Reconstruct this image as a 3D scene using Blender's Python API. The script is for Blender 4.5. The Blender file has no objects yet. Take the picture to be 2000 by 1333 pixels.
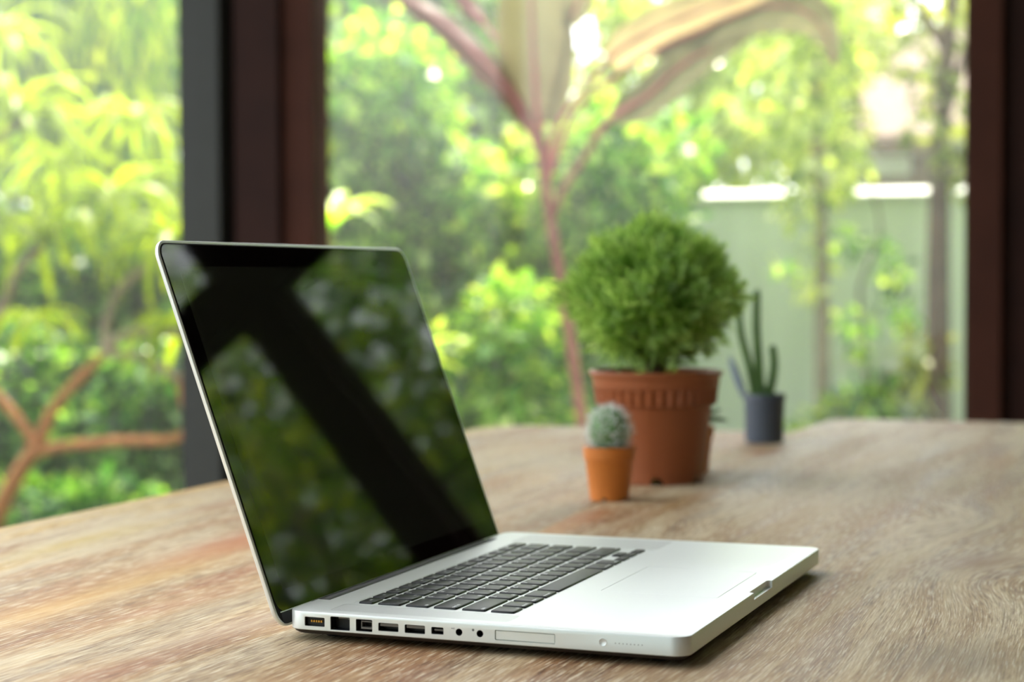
import bpy, bmesh, math, random
import numpy as np
from mathutils import Vector, Matrix

R = math.radians
random.seed(7)
rng = np.random.default_rng(11)
S = bpy.context.scene
COL = S.collection

# ------------------------------------------------------------------ camera
F_PX, CW, CH = 3596.0, 2000, 1333
CAM = Vector((0.52186, -0.97658, 0.96638))
YAW, PITCH, ROLL = -0.3676, -0.0342, -0.0030
cy, sy, cp, sp = math.cos(YAW), math.sin(YAW), math.cos(PITCH), math.sin(PITCH)
FWD = Vector((cp * sy, cp * cy, sp))
r0 = Vector((cy, -sy, 0)); u0 = r0.cross(FWD)
RGT = math.cos(ROLL) * r0 + math.sin(ROLL) * u0
UP = -math.sin(ROLL) * r0 + math.cos(ROLL) * u0
cam_data = bpy.data.cameras.new('camera')
cam = bpy.data.objects.new('camera', cam_data); COL.objects.link(cam)
M = Matrix((RGT, UP, -FWD)).transposed().to_4x4(); M.translation = CAM
cam.matrix_world = M
cam_data.sensor_width = 36.0
cam_data.lens = F_PX / CW * 36.0
cam_data.clip_start = 0.05; cam_data.clip_end = 200
cam_data.dof.use_dof = True
cam_data.dof.focus_distance = 1.12
cam_data.dof.aperture_fstop = 6.0
S.camera = cam

def at(px, py, Y):
    """world point on the plane y = Y that was seen at this pixel of the photograph"""
    d = FWD * F_PX + RGT * (px - CW / 2) - UP * (py - CH / 2)
    t = (Y - CAM.y) / d.y
    return CAM + d * t

# ------------------------------------------------------------------ light
SUN_EL, SUN_AZ = R(58), R(24)          # azimuth counted from +Y towards -X
w = bpy.data.worlds.new('sky'); S.world = w; w.use_nodes = True
nt = w.node_tree; nt.nodes.clear()
sky = nt.nodes.new('ShaderNodeTexSky'); sky.sky_type = 'NISHITA'; sky.sun_disc = False
sky.sun_elevation = SUN_EL; sky.sun_rotation = -SUN_AZ; sky.dust_density = 3.0; sky.air_density = 1.0
hs = nt.nodes.new('ShaderNodeHueSaturation'); hs.inputs['Saturation'].default_value = 0.22
bg = nt.nodes.new('ShaderNodeBackground'); bg.inputs['Strength'].default_value = 0.42
out = nt.nodes.new('ShaderNodeOutputWorld')
nt.links.new(sky.outputs[0], hs.inputs['Color']); nt.links.new(hs.outputs[0], bg.inputs['Color'])
nt.links.new(bg.outputs[0], out.inputs['Surface'])
sd = bpy.data.lights.new('sun', 'SUN'); sd.energy = 5.0; sd.angle = R(1.0); sd.color = (1.0, 0.90, 0.64)
sun = bpy.data.objects.new('sun', sd); COL.objects.link(sun)
sdir = Vector((-math.sin(SUN_AZ) * math.cos(SUN_EL), math.cos(SUN_AZ) * math.cos(SUN_EL), math.sin(SUN_EL)))
sun.rotation_euler = sdir.to_track_quat('Z', 'Y').to_euler(); sun.location = sdir * 20

S.view_settings.view_transform = 'Standard'
S.view_settings.look = 'None'
S.view_settings.gamma = 1.0
S.view_settings.use_curve_mapping = False
S.view_settings.exposure = 1.06
HAZE = 0.009                     # density of the haze in the garden, per metre

# ------------------------------------------------------------------ material helpers
def lin(c):
    return tuple((x / 12.92 if x <= 0.04045 else ((x + 0.055) / 1.055) ** 2.4) for x in c)
def hexc(h):
    return lin(tuple(int(h[i:i + 2], 16) / 255 for i in (0, 2, 4))) + (1,)

class NT:
    def __init__(s, name):
        s.m = bpy.data.materials.new(name); s.m.use_nodes = True
        s.t = s.m.node_tree; s.t.nodes.clear()
        s.out = s.t.nodes.new('ShaderNodeOutputMaterial')
    def n(s, typ, ins=None, **kw):
        nd = s.t.nodes.new(typ)
        for k, v in kw.items(): setattr(nd, k, v)
        for k, v in (ins or {}).items():
            if isinstance(v, bpy.types.NodeSocket): s.t.links.new(v, nd.inputs[k])
            else: nd.inputs[k].default_value = v
        return nd
    def ramp(s, fac, stops, interp='LINEAR'):
        nd = s.t.nodes.new('ShaderNodeValToRGB'); nd.color_ramp.interpolation = interp
        el = nd.color_ramp.elements
        while len(el) < len(stops): el.new(0.5)
        for e, (p, c) in zip(el, stops):
            e.position = p; e.color = c if len(c) == 4 else tuple(c) + (1,)
        s.t.links.new(fac, nd.inputs[0]); return nd.outputs[0]
    def mix(s, fac, a, b, blend='MIX'):
        nd = s.t.nodes.new('ShaderNodeMix'); nd.data_type = 'RGBA'; nd.blend_type = blend
        for i, v in ((0, fac), (6, a), (7, b)):
            if isinstance(v, bpy.types.NodeSocket): s.t.links.new(v, nd.inputs[i])
            else: nd.inputs[i].default_value = v
        return nd.outputs[2]
    def math(s, op, a, b=0.0, c=0.0):
        nd = s.t.nodes.new('ShaderNodeMath'); nd.operation = op
        for i, v in enumerate((a, b, c)):
            if isinstance(v, bpy.types.NodeSocket): s.t.links.new(v, nd.inputs[i])
            else: nd.inputs[i].default_value = v
        return nd.outputs[0]
    def surf(s, sock): s.t.links.new(sock, s.out.inputs['Surface']); return s.m
    def pr(s, **kw):
        ins = {k.replace('_', ' '): v for k, v in kw.items()}
        return s.n('ShaderNodeBsdfPrincipled', ins)

def plain(name, col, rough=0.5, metal=0.0, var=0.06, scale=40.0, bump=0.0, spec=0.5):
    t = NT(name)
    tc = t.n('ShaderNodeTexCoord')
    nz = t.n('ShaderNodeTexNoise', {'Vector': tc.outputs['Object'], 'Scale': scale, 'Detail': 4.0})
    c = hexc(col) if isinstance(col, str) else tuple(col) + (1,)
    a = tuple(x * (1 - var) for x in c[:3]) + (1,); b = tuple(min(1, x * (1 + var)) for x in c[:3]) + (1,)
    cc = t.ramp(nz.outputs[0], [(0.3, a), (0.7, b)])
    p = t.pr(Base_Color=cc, Roughness=rough, Metallic=metal, Specular_IOR_Level=spec)
    if bump:
        bp = t.n('ShaderNodeBump', {'Height': nz.outputs[0], 'Strength': bump, 'Distance': 0.002})
        t.t.links.new(bp.outputs[0], p.inputs['Normal'])
    return t.surf(p.outputs[0])

def leafmat(name, cols, trans=0.45, rough=0.4, tcol=None, gloss=0.6):
    """thin leaf: reflects and lets light through; every leaf gets its own shade"""
    t = NT(name)
    g = t.n('ShaderNodeNewGeometry')
    n = len(cols)
    stops = [((i + 0.5) / n, hexc(c)) for i, c in enumerate(cols)]
    col = t.ramp(g.outputs['Random Per Island'], stops)
    p = t.pr(Base_Color=col, Roughness=rough, Specular_IOR_Level=gloss)
    tint = t.mix(1.0, col, tcol or (1.0, 0.96, 0.22, 1), 'MULTIPLY')
    sc = t.mix(1.0, tint, (1.9, 1.9, 1.9, 1), 'MULTIPLY')
    tr = t.n('ShaderNodeBsdfTranslucent', {'Color': sc})
    mx = t.n('ShaderNodeMixShader', {0: trans, 1: p.outputs[0], 2: tr.outputs[0]})
    return t.surf(mx.outputs[0])

# ------------------------------------------------------------------ object helpers
def link(o, parent=None, loc=None):
    COL.objects.link(o)
    if parent is not None: o.parent = parent
    if loc is not None: o.location = loc
    return o
def tag(o, label=None, cat=None, group=None, kind=None):
    if label: o['label'] = label
    if cat: o['category'] = cat
    if group: o['group'] = group
    if kind: o['kind'] = kind
    return o
def thing(name, label, cat, loc=(0, 0, 0), group=None, kind=None, rz=0):
    o = bpy.data.objects.new(name, None); COL.objects.link(o); o.location = loc
    o.rotation_euler = (0, 0, rz); o.empty_display_size = 0.02
    return tag(o, label, cat, group, kind)
def finish(me, smooth=None):
    if smooth is not None:
        for p in me.polygons: p.use_smooth = True
        if smooth < 179: me.set_sharp_from_angle(angle=R(smooth))
def obj(name, bm, mat, parent=None, loc=None, smooth=None):
    me = bpy.data.meshes.new(name); bm.to_mesh(me); bm.free()
    for m in (mat if isinstance(mat, (list, tuple)) else [mat]): me.materials.append(m)
    finish(me, smooth)
    return link(bpy.data.objects.new(name, me), parent, loc)
def meshobj(name, verts, faces, mat, parent=None, loc=None, smooth=None):
    me = bpy.data.meshes.new(name)
    me.from_pydata([tuple(v) for v in verts], [], [tuple(f) for f in faces]); me.update()
    me.materials.append(mat); finish(me, smooth)
    return link(bpy.data.objects.new(name, me), parent, loc)
def npobj(name, V, Fq, mat, parent=None, loc=None, smooth=False):
    """fast mesh from numpy arrays; Fq has k corners per face"""
    me = bpy.data.meshes.new(name)
    k = Fq.shape[1]
    me.vertices.add(len(V)); me.vertices.foreach_set('co', np.asarray(V, np.float32).ravel())
    me.loops.add(Fq.size); me.loops.foreach_set('vertex_index', Fq.astype(np.int32).ravel())
    me.polygons.add(len(Fq)); me.polygons.foreach_set('loop_start', np.arange(0, Fq.size, k, dtype=np.int32))
    me.update(calc_edges=True); me.validate()
    me.materials.append(mat)
    if smooth:
        for p in me.polygons: p.use_smooth = True
    return link(bpy.data.objects.new(name, me), parent, loc)
def box(bm, x0, x1, y0, y1, z0, z1, bev=0.0):
    g = bmesh.ops.create_cube(bm, size=1.0)
    vs = g['verts']
    for v in vs:
        v.co = Vector((x0 + (v.co.x + .5) * (x1 - x0), y0 + (v.co.y + .5) * (y1 - y0), z0 + (v.co.z + .5) * (z1 - z0)))
    if bev:
        es = {e for v in vs for e in v.link_edges}
        bmesh.ops.bevel(bm, geom=list(es), offset=bev, segments=2, affect='EDGES', profile=0.6)
    return bm
def boxobj(name, b, mat, parent=None, bev=0.0, loc=None):
    return obj(name, box(bmesh.new(), *b, bev=bev), mat, parent, loc)
def rrect(x0, x1, y0, y1, r, n=6):
    pts = []
    for cx, cyy, a0 in ((x1 - r, y1 - r, 0), (x0 + r, y1 - r, 90), (x0 + r, y0 + r, 180), (x1 - r, y0 + r, 270)):
        for i in range(n + 1):
            a = R(a0 + 90 * i / n); pts.append((cx + r * math.cos(a), cyy + r * math.sin(a)))
    return pts
def loft(bm, rings, cap=True):
    vr = [[bm.verts.new(p) for p in ring] for ring in rings]
    n = len(rings[0])
    for a, b in zip(vr, vr[1:]):
        for i in range(n):
            bm.faces.new((a[i], a[(i + 1) % n], b[(i + 1) % n], b[i]))
    if cap:
        bm.faces.new(list(reversed(vr[0]))); bm.faces.new(vr[-1])
    return bm
def plate(bm, x0, x1, y0, y1, r, levels, n=6, cap=True):
    """rounded rectangle lofted through levels (inset, z), bottom first"""
    rings = []
    for ins, z in levels:
        rings.append([(x, y, z) for x, y in rrect(x0 + ins, x1 - ins, y0 + ins, y1 - ins, max(r - ins, 0.0002), n)])
    return loft(bm, rings, cap)
def lathe(bm, prof, n=48, rad=None, cap_bottom=False, cap_top=False):
    """profile of (radius, z); rad(i, angle, r, z) may move a point"""
    rings = []
    for k, (r, z) in enumerate(prof):
        ring = []
        for i in range(n):
            a = 2 * math.pi * i / n
            rr, zz = (r, z) if rad is None else rad(k, i, a, r, z)
            ring.append((rr * math.cos(a), rr * math.sin(a), zz))
        rings.append(ring)
    vr = [[bm.verts.new(p) for p in ring] for ring in rings]
    for a, b in zip(vr, vr[1:]):
        for i in range(n):
            bm.faces.new((a[i], a[(i + 1) % n], b[(i + 1) % n], b[i]))
    if cap_bottom: bm.faces.new(list(reversed(vr[0])))
    if cap_top: bm.faces.new(vr[-1])
    return bm
def smooth_path(pts, sub=4):
    pts = [Vector(p) for p in pts]
    if len(pts) < 3: return pts
    outp = []
    for i in range(len(pts) - 1):
        p0 = pts[max(i - 1, 0)]; p1 = pts[i]; p2 = pts[i + 1]; p3 = pts[min(i + 2, len(pts) - 1)]
        for j in range(sub):
            t = j / sub
            outp.append(0.5 * ((2 * p1) + (p2 - p0) * t + (2 * p0 - 5 * p1 + 4 * p2 - p3) * t * t + (3 * p1 - p0 - 3 * p2 + p3) * t ** 3))
    outp.append(pts[-1]); return outp
def tube(bm, pts, r0, r1, n=8, ribs=0.0, round_end=True):
    pts = [Vector(p) for p in pts]
    L = len(pts); prev = None; rings = []
    u = Vector((1, 0, 0))
    for i, p in enumerate(pts):
        t = (pts[min(i + 1, L - 1)] - pts[max(i - 1, 0)]).normalized()
        if abs(u.dot(t)) > 0.95: u = Vector((0, 1, 0))
        u = (u - t * u.dot(t)).normalized(); v = t.cross(u)
        f = i / max(1, L - 1); r = r0 + (r1 - r0) * f
        if round_end and i == L - 1: r *= 0.45
        ring = []
        for k in range(n):
            a = 2 * math.pi * k / n
            rr = r * (1 + ribs * (1 if k % 2 else -1))
            ring.append(bm.verts.new(p + u * (rr * math.cos(a)) + v * (rr * math.sin(a))))
        rings.append(ring)
    for a, b in zip(rings, rings[1:]):
        for i in range(n): bm.faces.new((a[i], a[(i + 1) % n], b[(i + 1) % n], b[i]))
    bm.faces.new(list(reversed(rings[0]))); bm.faces.new(rings[-1])
    return bm

# ------------------------------------------------------------------ materials
def wood_table(name, seed, knots, warm, stains):
    """weathered plank: grain along Y, bleached scrapes, red and ochre stains, knots that bend the grain"""
    t = NT(name)
    tc = t.n('ShaderNodeTexCoord')
    sp_ = t.n('ShaderNodeSeparateXYZ', {0: tc.outputs['Object']})
    x, y = sp_.outputs[0], sp_.outputs[1]
    wn = t.n('ShaderNodeTexNoise', {'Vector': t.n('ShaderNodeMapping', {'Vector': tc.outputs['Object'], 'Location': (seed, seed * .7, 0), 'Scale': (3.2, 1.1, 1)}).outputs[0], 'Scale': 1.0, 'Detail': 2.0})
    xw = t.math('ADD', x, t.math('MULTIPLY', t.math('SUBTRACT', wn.outputs[0], 0.5), 0.07))
    for kx, ky, ks, ka in knots:
        dx = t.math('SUBTRACT', x, kx); dy = t.math('SUBTRACT', y, ky)
        q = t.math('ADD', t.math('MULTIPLY', t.math('MULTIPLY', dx, dx), 1 / ks ** 2), t.math('MULTIPLY', t.math('MULTIPLY', dy, dy), 1 / (2.2 * ks) ** 2))
        gsn = t.math('EXPONENT', t.math('MULTIPLY', q, -1.0))
        xw = t.math('ADD', xw, t.math('MULTIPLY', gsn, ka))
    v1 = t.n('ShaderNodeCombineXYZ', {0: t.math('MULTIPLY', xw, 280.0), 1: t.math('MULTIPLY', y, 7.0), 2: seed})
    g1 = t.n('ShaderNodeTexNoise', {'Vector': v1.outputs[0], 'Scale': 1.0, 'Detail': 5.0, 'Roughness': 0.62})
    v2 = t.n('ShaderNodeCombineXYZ', {0: t.math('MULTIPLY', xw, 860.0), 1: t.math('MULTIPLY', y, 36.0), 2: seed + 3})
    g2 = t.n('ShaderNodeTexNoise', {'Vector': v2.outputs[0], 'Scale': 1.0, 'Detail': 3.0, 'Roughness': 0.6})
    v3 = t.n('ShaderNodeCombineXYZ', {0: t.math('MULTIPLY', xw, 30.0), 1: t.math('MULTIPLY', y, 2.2), 2: seed + 9})
    g3 = t.n('ShaderNodeTexNoise', {'Vector': v3.outputs[0], 'Scale': 1.0, 'Detail': 4.0, 'Roughness': 0.55})
    v4 = t.n('ShaderNodeCombineXYZ', {0: t.math('MULTIPLY', xw, 16.0), 1: t.math('MULTIPLY', y, 2.2), 2: seed + 5})
    g4 = t.n('ShaderNodeTexNoise', {'Vector': v4.outputs[0], 'Scale': 1.0, 'Detail': 3.0})
    base = t.ramp(g1.outputs[0], [(0.35, hexc('553822')), (0.45, hexc('8d6b48')), (0.54, hexc('b0946a')), (0.65, hexc('cfc09a'))])
    big = t.ramp(g3.outputs[0], [(0.36, hexc(warm[3])), (0.48, hexc('b0946a')), (0.62, hexc('cdbf9c'))])
    base = t.mix(0.55, base, big)
    stain = t.ramp(g4.outputs[0], [(0.34, hexc(warm[0])), (0.46, hexc(warm[1])), (0.56, hexc('c9bda0')), (0.68, hexc(warm[2]))])
    smask = t.ramp(g4.outputs[0], [(0.36, (warm[4],) * 3), (0.46, (.4, .4, .4)), (0.53, (.15, .15, .15)), (0.63, (.7, .7, .7))])
    c = t.mix(smask, base, stain)
    c = t.mix(t.ramp(g2.outputs[0], [(0.54, (0, 0, 0)), (0.64, (.75, .75, .75))]), c, hexc('dad0b4'))
    dk = t.math('MULTIPLY', t.ramp(g2.outputs[0], [(0.37, (1, 1, 1)), (0.48, (0, 0, 0))]), t.ramp(g3.outputs[0], [(0.40, (.85, .85, .85)), (0.60, (.25, .25, .25))]))
    c = t.mix(dk, c, hexc('553624'))
    for sx_, sy_, rx, ry, colr, amt in stains:
        dx = t.math('MULTIPLY', t.math('SUBTRACT', xw, sx_), 1 / rx); dy = t.math('MULTIPLY', t.math('SUBTRACT', y, sy_), 1 / ry)
        q = t.math('EXPONENT', t.math('MULTIPLY', t.math('ADD', t.math('MULTIPLY', dx, dx), t.math('MULTIPLY', dy, dy)), -1.0))
        fq = t.math('MULTIPLY', t.math('MULTIPLY', q, amt), t.ramp(g1.outputs[0], [(0.3, (1, 1, 1)), (0.72, (.6, .6, .6))]))
        c = t.mix(fq, c, hexc(colr))
    hgt = t.math('ADD', t.math('MULTIPLY', g1.outputs[0], 0.6), t.math('MULTIPLY', g2.outputs[0], 0.4))
    bp = t.n('ShaderNodeBump', {'Height': hgt, 'Strength': 0.6, 'Distance': 0.0012})
    rg = t.ramp(g3.outputs[0], [(0.3, (.46, .46, .46)), (0.7, (.64, .64, .64))])
    p = t.pr(Base_Color=c, Roughness=rg, Normal=bp.outputs[0], Specular_IOR_Level=0.28)
    return t.surf(p.outputs[0])

M_plank_l = wood_table('weathered_plank_warm', 2.0, [(-0.20, 0.25, 0.06, 0.03)], ('8f4c26', '9c6f3e', 'b8934c', '7d5c3c', .62),
    [(-.476, 0, .035, 2.0, 'd9b45e', .75), (-0.240, -0.331, 0.020, 0.100, 'a4552b', 0.90), (-0.226, -0.396, 0.018, 0.140, 'b4713a', 0.70), (-0.215, -0.539, 0.020, 0.120, 'b18a45', 0.70), (-0.361, -0.126, 0.012, 0.120, '94603f', 0.70), (-0.355, -0.398, 0.020, 0.150, 'b9a35e', 0.60), (-0.099, -0.608, 0.020, 0.100, '84705a', 0.55), (-0.042, -0.674, 0.020, 0.120, '8a6a5e', 0.60), (-0.206, -0.668, 0.020, 0.080, 'c99a55', 0.60), (-0.172, 0.154, 0.030, 0.150, 'b08a5a', 0.50), (-0.049, -0.076, 0.020, 0.120, '7f745c', 0.70), (-0.308, 0.477, 0.050, 0.200, 'cdb488', 0.60)])  # first entry: yellow band along the left edge, the rest stains
M_plank_r = wood_table('weathered_plank_grey', 8.0, [(0.357, -0.331, 0.045, 0.03), (0.315, 0.015, 0.05, -0.04), (0.08, -0.08, 0.04, 0.02)], ('8f5a32', '96754e', 'ab926a', '77593c', .5),
    [(-0.019, -0.105, 0.020, 0.070, 'a8622f', 0.85), (-0.017, -0.194, 0.015, 0.050, 'b9803f', 0.70), (-0.010, 0.546, 0.020, 0.060, 'b0704a', 0.70), (0.036, 0.037, 0.012, 0.080, 'a8823c', 0.50), (0.370, -0.250, 0.030, 0.050, '7b5236', 0.80), (0.320, -0.320, 0.012, 0.050, '86603f', 0.60), (0.393, -0.620, 0.050, 0.060, '6f6152', 0.75), (0.168, -0.037, 0.030, 0.150, 'b39a70', 0.50), (0.138, 0.496, 0.030, 0.200, 'b58e5f', 0.50), (0.234, -0.693, 0.040, 0.050, '7a5a42', 0.60), (0.300, -0.591, 0.020, 0.060, '9a7a58', 0.50), (0.279, 0.546, 0.020, 0.120, 'a97a4a', 0.60)])
M_tleg = plain('table_leg_wood', '5b432f', 0.6, scale=12)

def alu(name, col, rough=0.42, metal=0.5):
    t = NT(name)
    tc = t.n('ShaderNodeTexCoord')
    nz = t.n('ShaderNodeTexNoise', {'Vector': tc.outputs['Object'], 'Scale': 2600.0, 'Detail': 2.0})
    bp = t.n('ShaderNodeBump', {'Height': nz.outputs[0], 'Strength': 0.04, 'Distance': 0.0001})
    p = t.pr(Base_Color=hexc(col), Metallic=metal, Roughness=rough, Normal=bp.outputs[0])
    return t.surf(p.outputs[0])
M_alu = alu('anodised_aluminium', 'e9efec')
M_alu_pad = alu('trackpad_glass', 'e9efec', 0.42, 0.5)
M_alu_dark = alu('shaded_aluminium', '8b8b88', 0.5)
M_bottom = plain('shaded_base_cover', '3a332d', 0.55, 0.3)  # aluminium cover, darkened in colour for the shade under the base
M_rubber = plain('black_rubber', '101010', 0.8)
M_port = plain('port_interior', '15161a', 0.5)
M_port_grey = plain('port_tongue', '6f6e6a', 0.4, 0.3)
M_gold = plain('gold_contact', 'c79a4c', 0.3, 1.0)
M_key = plain('black_key_plastic', '121715', 0.42, var=0.1, scale=200, spec=0.4)
M_leg = plain('white_key_print', 'f2f6f5', 0.5)
M_groove = plain('gap_shade_and_print_grey', '6d706d', 0.6)  # grey for painted gap shade, printed marks and indicators
def screen_mat(name, col, rough):
    t = NT(name)
    p = t.pr(Base_Color=hexc(col), Roughness=rough, IOR=1.3, Specular_IOR_Level=0.5)
    return t.surf(p.outputs[0])
M_bezel = screen_mat('black_bezel_glass', '040505', 0.03)
M_disp = screen_mat('display_glass', '262a24', 0.03)
def grille_mat():
    t = NT('perforated_aluminium')
    tc = t.n('ShaderNodeTexCoord')
    vo = t.n('ShaderNodeTexVoronoi', {'Vector': tc.outputs['Object'], 'Scale': 900.0, 'Randomness': 0.0})
    c = t.ramp(vo.outputs['Distance'], [(0.26, hexc('33363a')), (0.36, hexc('dde2df'))])
    p = t.pr(Base_Color=c, Metallic=0.5, Roughness=0.45)
    return t.surf(p.outputs[0])
M_grille = grille_mat()

M_frame_d = plain('dark_stained_timber', '2e170e', 0.7, spec=.2, var=0.2, scale=9)
M_frame_b = plain('brown_timber', '47271a', 0.7, spec=.2, var=0.15, scale=9)
M_frame_g = plain('grey_painted_metal', '3e413c', 0.6, spec=.3, var=0.05)
M_ceiling = plain('ceiling_board', '8e8674', 0.7)
M_floor = plain('timber_floor', '6b5540', 0.5, scale=6, var=0.2)
M_wall_b = plain('pale_grey_wall', '8398a0', 0.8)
M_wall_in = plain('brown_wall', '3f2e22', 0.7)
M_ground = plain('garden_soil', '4d5a32', 0.95, scale=3, var=0.35, bump=0.4)
def gwall():
    t = NT('garden_wall_render')
    tc = t.n('ShaderNodeTexCoord')
    mp = t.n('ShaderNodeMapping', {'Vector': tc.outputs['Object'], 'Scale': (5.0, 1.0, 0.35)})
    nz = t.n('ShaderNodeTexNoise', {'Vector': mp.outputs[0], 'Scale': 1.0, 'Detail': 5.0})
    c = t.ramp(nz.outputs[0], [(0.3, hexc('bcc6b6')), (0.7, hexc('d8dfd2'))])
    p = t.pr(Base_Color=c, Roughness=0.9)
    return t.surf(p.outputs[0])
M_gwall = gwall()
M_coping = plain('white_coping', 'f2f1ea', 0.6)
M_house = plain('house_timber', '7a6350', 0.8, scale=3)
M_house_w = plain('house_white_render', 'dfe3e4', 0.8)
M_roof = plain('brown_roof_tile', '6e5546', 0.8, scale=20)
def glass():
    t = NT('window_glass')
    tr = t.n('ShaderNodeBsdfTransparent', {'Color': (0.97, 0.985, 0.975, 1)})
    gl = t.n('ShaderNodeBsdfGlossy', {'Color': (1, 1, 1, 1), 'Roughness': 0.02})
    fr = t.n('ShaderNodeFresnel', {'IOR': 1.45})
    mx = t.n('ShaderNodeMixShader', {0: t.math('MULTIPLY', fr.outputs[0], 0.6), 1: tr.outputs[0], 2: gl.outputs[0]})
    return t.surf(mx.outputs[0])
M_glass = glass()

M_terra = plain('terracotta_plastic', '9f5a34', 0.42, var=0.05, scale=20)
M_orange = plain('orange_plastic', 'd07a30', 0.45, var=0.04, scale=30)
M_greypot = plain('grey_plastic', '4c5560', 0.5, var=0.08, scale=30)
M_soil = plain('potting_soil', '3a2a1e', 0.95, scale=200, var=0.4, bump=0.8)
M_cactus = plain('cactus_green', '5f8a4c', 0.6, var=0.2, scale=160)
M_spine = plain('white_spines', 'eef2ea', 0.6)
M_stem_cactus = plain('column_cactus_green', '4f7038', 0.55, var=0.2, scale=60)
M_pad = plain('blue_grey_cactus', '6d7c8c', 0.6, var=0.15, scale=90)
M_haw = plain('striped_succulent', '7fa08a', 0.45, var=0.25, scale=120)
M_thuja = leafmat('thuja_needles', ['6f9046', '89aa58', 'a2c070', 'bcd48e'], 0.45, 0.5, (1.0, 1.0, .6, 1))
M_twig = plain('thuja_twig', '5a4228', 0.8)

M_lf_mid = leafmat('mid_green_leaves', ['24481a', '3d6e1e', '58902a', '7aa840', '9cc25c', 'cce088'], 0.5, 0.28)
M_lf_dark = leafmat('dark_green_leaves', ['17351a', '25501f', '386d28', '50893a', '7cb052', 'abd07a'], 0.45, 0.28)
M_lf_lime = leafmat('lime_leaves', ['2a4c08', '44700a', '668a0e', '8ca414', 'b8c62c'], 0.5, 0.35, None, .4)
M_lf_yel = leafmat('yellow_green_leaves', ['7c961c', '9cb426', 'bcc630', 'd6d84a'], 0.5, 0.28)
M_lf_pale = leafmat('pale_green_leaves', ['66803c', '8ca254', 'b0c078', 'd8e0a8'], 0.42, 0.28)
M_lf_olive = leafmat('olive_leaves', ['455426', '606e34', '808c48', 'a8b068'], 0.45, 0.3)
M_drac = leafmat('dracaena_leaf', ['4c6e08', '6c8c0a', '94a60c', 'bcba12'], 0.5, 0.4, None, .3)
M_strap = leafmat('strap_leaf', ['a9c86a', 'c2dc84', 'd8eaa6'], 0.5, 0.3)
M_bark = plain('brown_bark', 'a96f42', 0.85, var=0.3, scale=14, bump=0.6)
M_bark_g = plain('grey_brown_bark', '9a8a72', 0.9, var=0.3, scale=12, bump=0.6)
M_bark_d = plain('dark_bark', '5c4636', 0.9, var=0.3, scale=12, bump=0.6)
M_ti_stem = plain('reddish_cane', 'c08478', 0.6, var=0.2, scale=20)
M_petiole = plain('pink_petiole', 'e58f96', 0.5, var=0.1, scale=20)
M_ti_leaf = leafmat('ti_leaf', ['77745a', '86836a', '95927a'], 0.22, 0.4, (1.0, .95, .75, 1))
M_ti_leaf_o = leafmat('ti_leaf_orange', ['b8a884', 'c4b592', 'cfc19e'], 0.3, 0.4, (1.0, .93, .75, 1))
M_ti_leaf_r = leafmat('ti_leaf_red', ['82665a', '8f7264'], 0.22, 0.4, (1.0, .82, .7, 1))

# ------------------------------------------------------------------ setting: room
WY = 2.80                       # plane of the garden-side window wall
GZ = -0.12                      # garden level
tag(boxobj('floor', (-2.7, 2.2, -2.9, WY + .06, -0.1, 0.0), M_floor), kind='structure')
ceil_bm = bmesh.new(); box(ceil_bm, -2.9, 2.4, .95, WY + .75, 2.62, 2.72); box(ceil_bm, -.35, 2.4, -2.9, .95, 2.62, 2.72)  # unseen ceiling, its opening shaped so sky light falls from the left
tag(obj('ceiling', ceil_bm, M_ceiling), kind='structure')
tag(boxobj('wall_right', (2.1, 2.2, -2.9, WY + .06, 0.0, 2.62), M_wall_in), kind='structure')
tag(boxobj('wall_back_added', (-2.7, 2.2, -2.98, -2.9, 0.0, 2.62), M_wall_b), kind='structure')  # unseen wall, added to dim and cool the light from behind the camera
tag(boxobj('ground', (-16, 12, WY + .06, 24, GZ - .1, GZ), M_ground), kind='structure')
xl = at(360, 500, WY).x; xl2 = at(400, 500, WY).x; xm = at(455, 500, WY).x; xm1 = at(482, 500, WY).x; xm2 = at(566, 500, WY).x; xr = at(625, 500, WY).x
xp = at(1894, 500, WY).x; xq = at(1962, 500, WY).x
def post(name, x0, x1, y0, y1, m): return tag(boxobj(name, (x0, x1, y0, y1, 0.0, 2.62), m, bev=0.004), kind='structure')
post('trim_1', xl, xl2, WY - .02, WY + .06, M_frame_g)
post('trim_2', xl2, xm, WY - .06, WY + .06, M_frame_g)
post('trim_3', xm, xm1, WY + .0, WY + .06, M_frame_d)
post('trim_4', xm1, xm2, WY - .05, WY + .06, M_frame_d)
post('trim_5', xm2, xr, WY - .03, WY + .05, M_frame_b)
post('trim_6', xp, xq, WY - .05, WY + .06, M_frame_b)
post('trim_7', xq, xq + .11, WY - .02, WY + .06, M_frame_d)
post('trim_8', 1.032, 1.150, WY - .04, WY + .06, M_frame_d)
post('trim_9', 2.02, 2.1, WY - .04, WY + .06, M_frame_d)
tag(boxobj('trim_10', (xr, 2.02, WY - .045, WY + .055, 1.878, 1.985), M_frame_d, bev=.004), kind='structure')
post('trim_11', -2.66, -2.58, WY - .03, WY + .06, M_frame_g)
post('trim_12', -2.66, -2.58, 0.6, 0.7, M_frame_g)
post('trim_13', -2.66, -2.58, -1.6, -1.5, M_frame_g)
def window(i, x0, x1, z0, z1, y=WY + .02):
    bm = bmesh.new(); f = .022
    for b in ((x0, x0 + f), (x1 - f, x1)): box(bm, b[0], b[1], y - .014, y + .014, z0, z1)
    box(bm, x0 + f, x1 - f, y - .014, y + .014, z1 - f, z1); box(bm, x0 + f, x1 - f, y - .014, y + .014, z0, z0 + f)
    wdw = tag(obj('window_%d' % i, bm, M_frame_d), kind='structure')
    boxobj('glass_pane', (x0 + f, x1 - f, y - .003, y + .003, z0 + f, z1 - f), M_glass, wdw)
window(1, xr - .03, xp + .012, 0.02, 1.878)
window(2, xr, xp, 1.985, 2.62)
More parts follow.
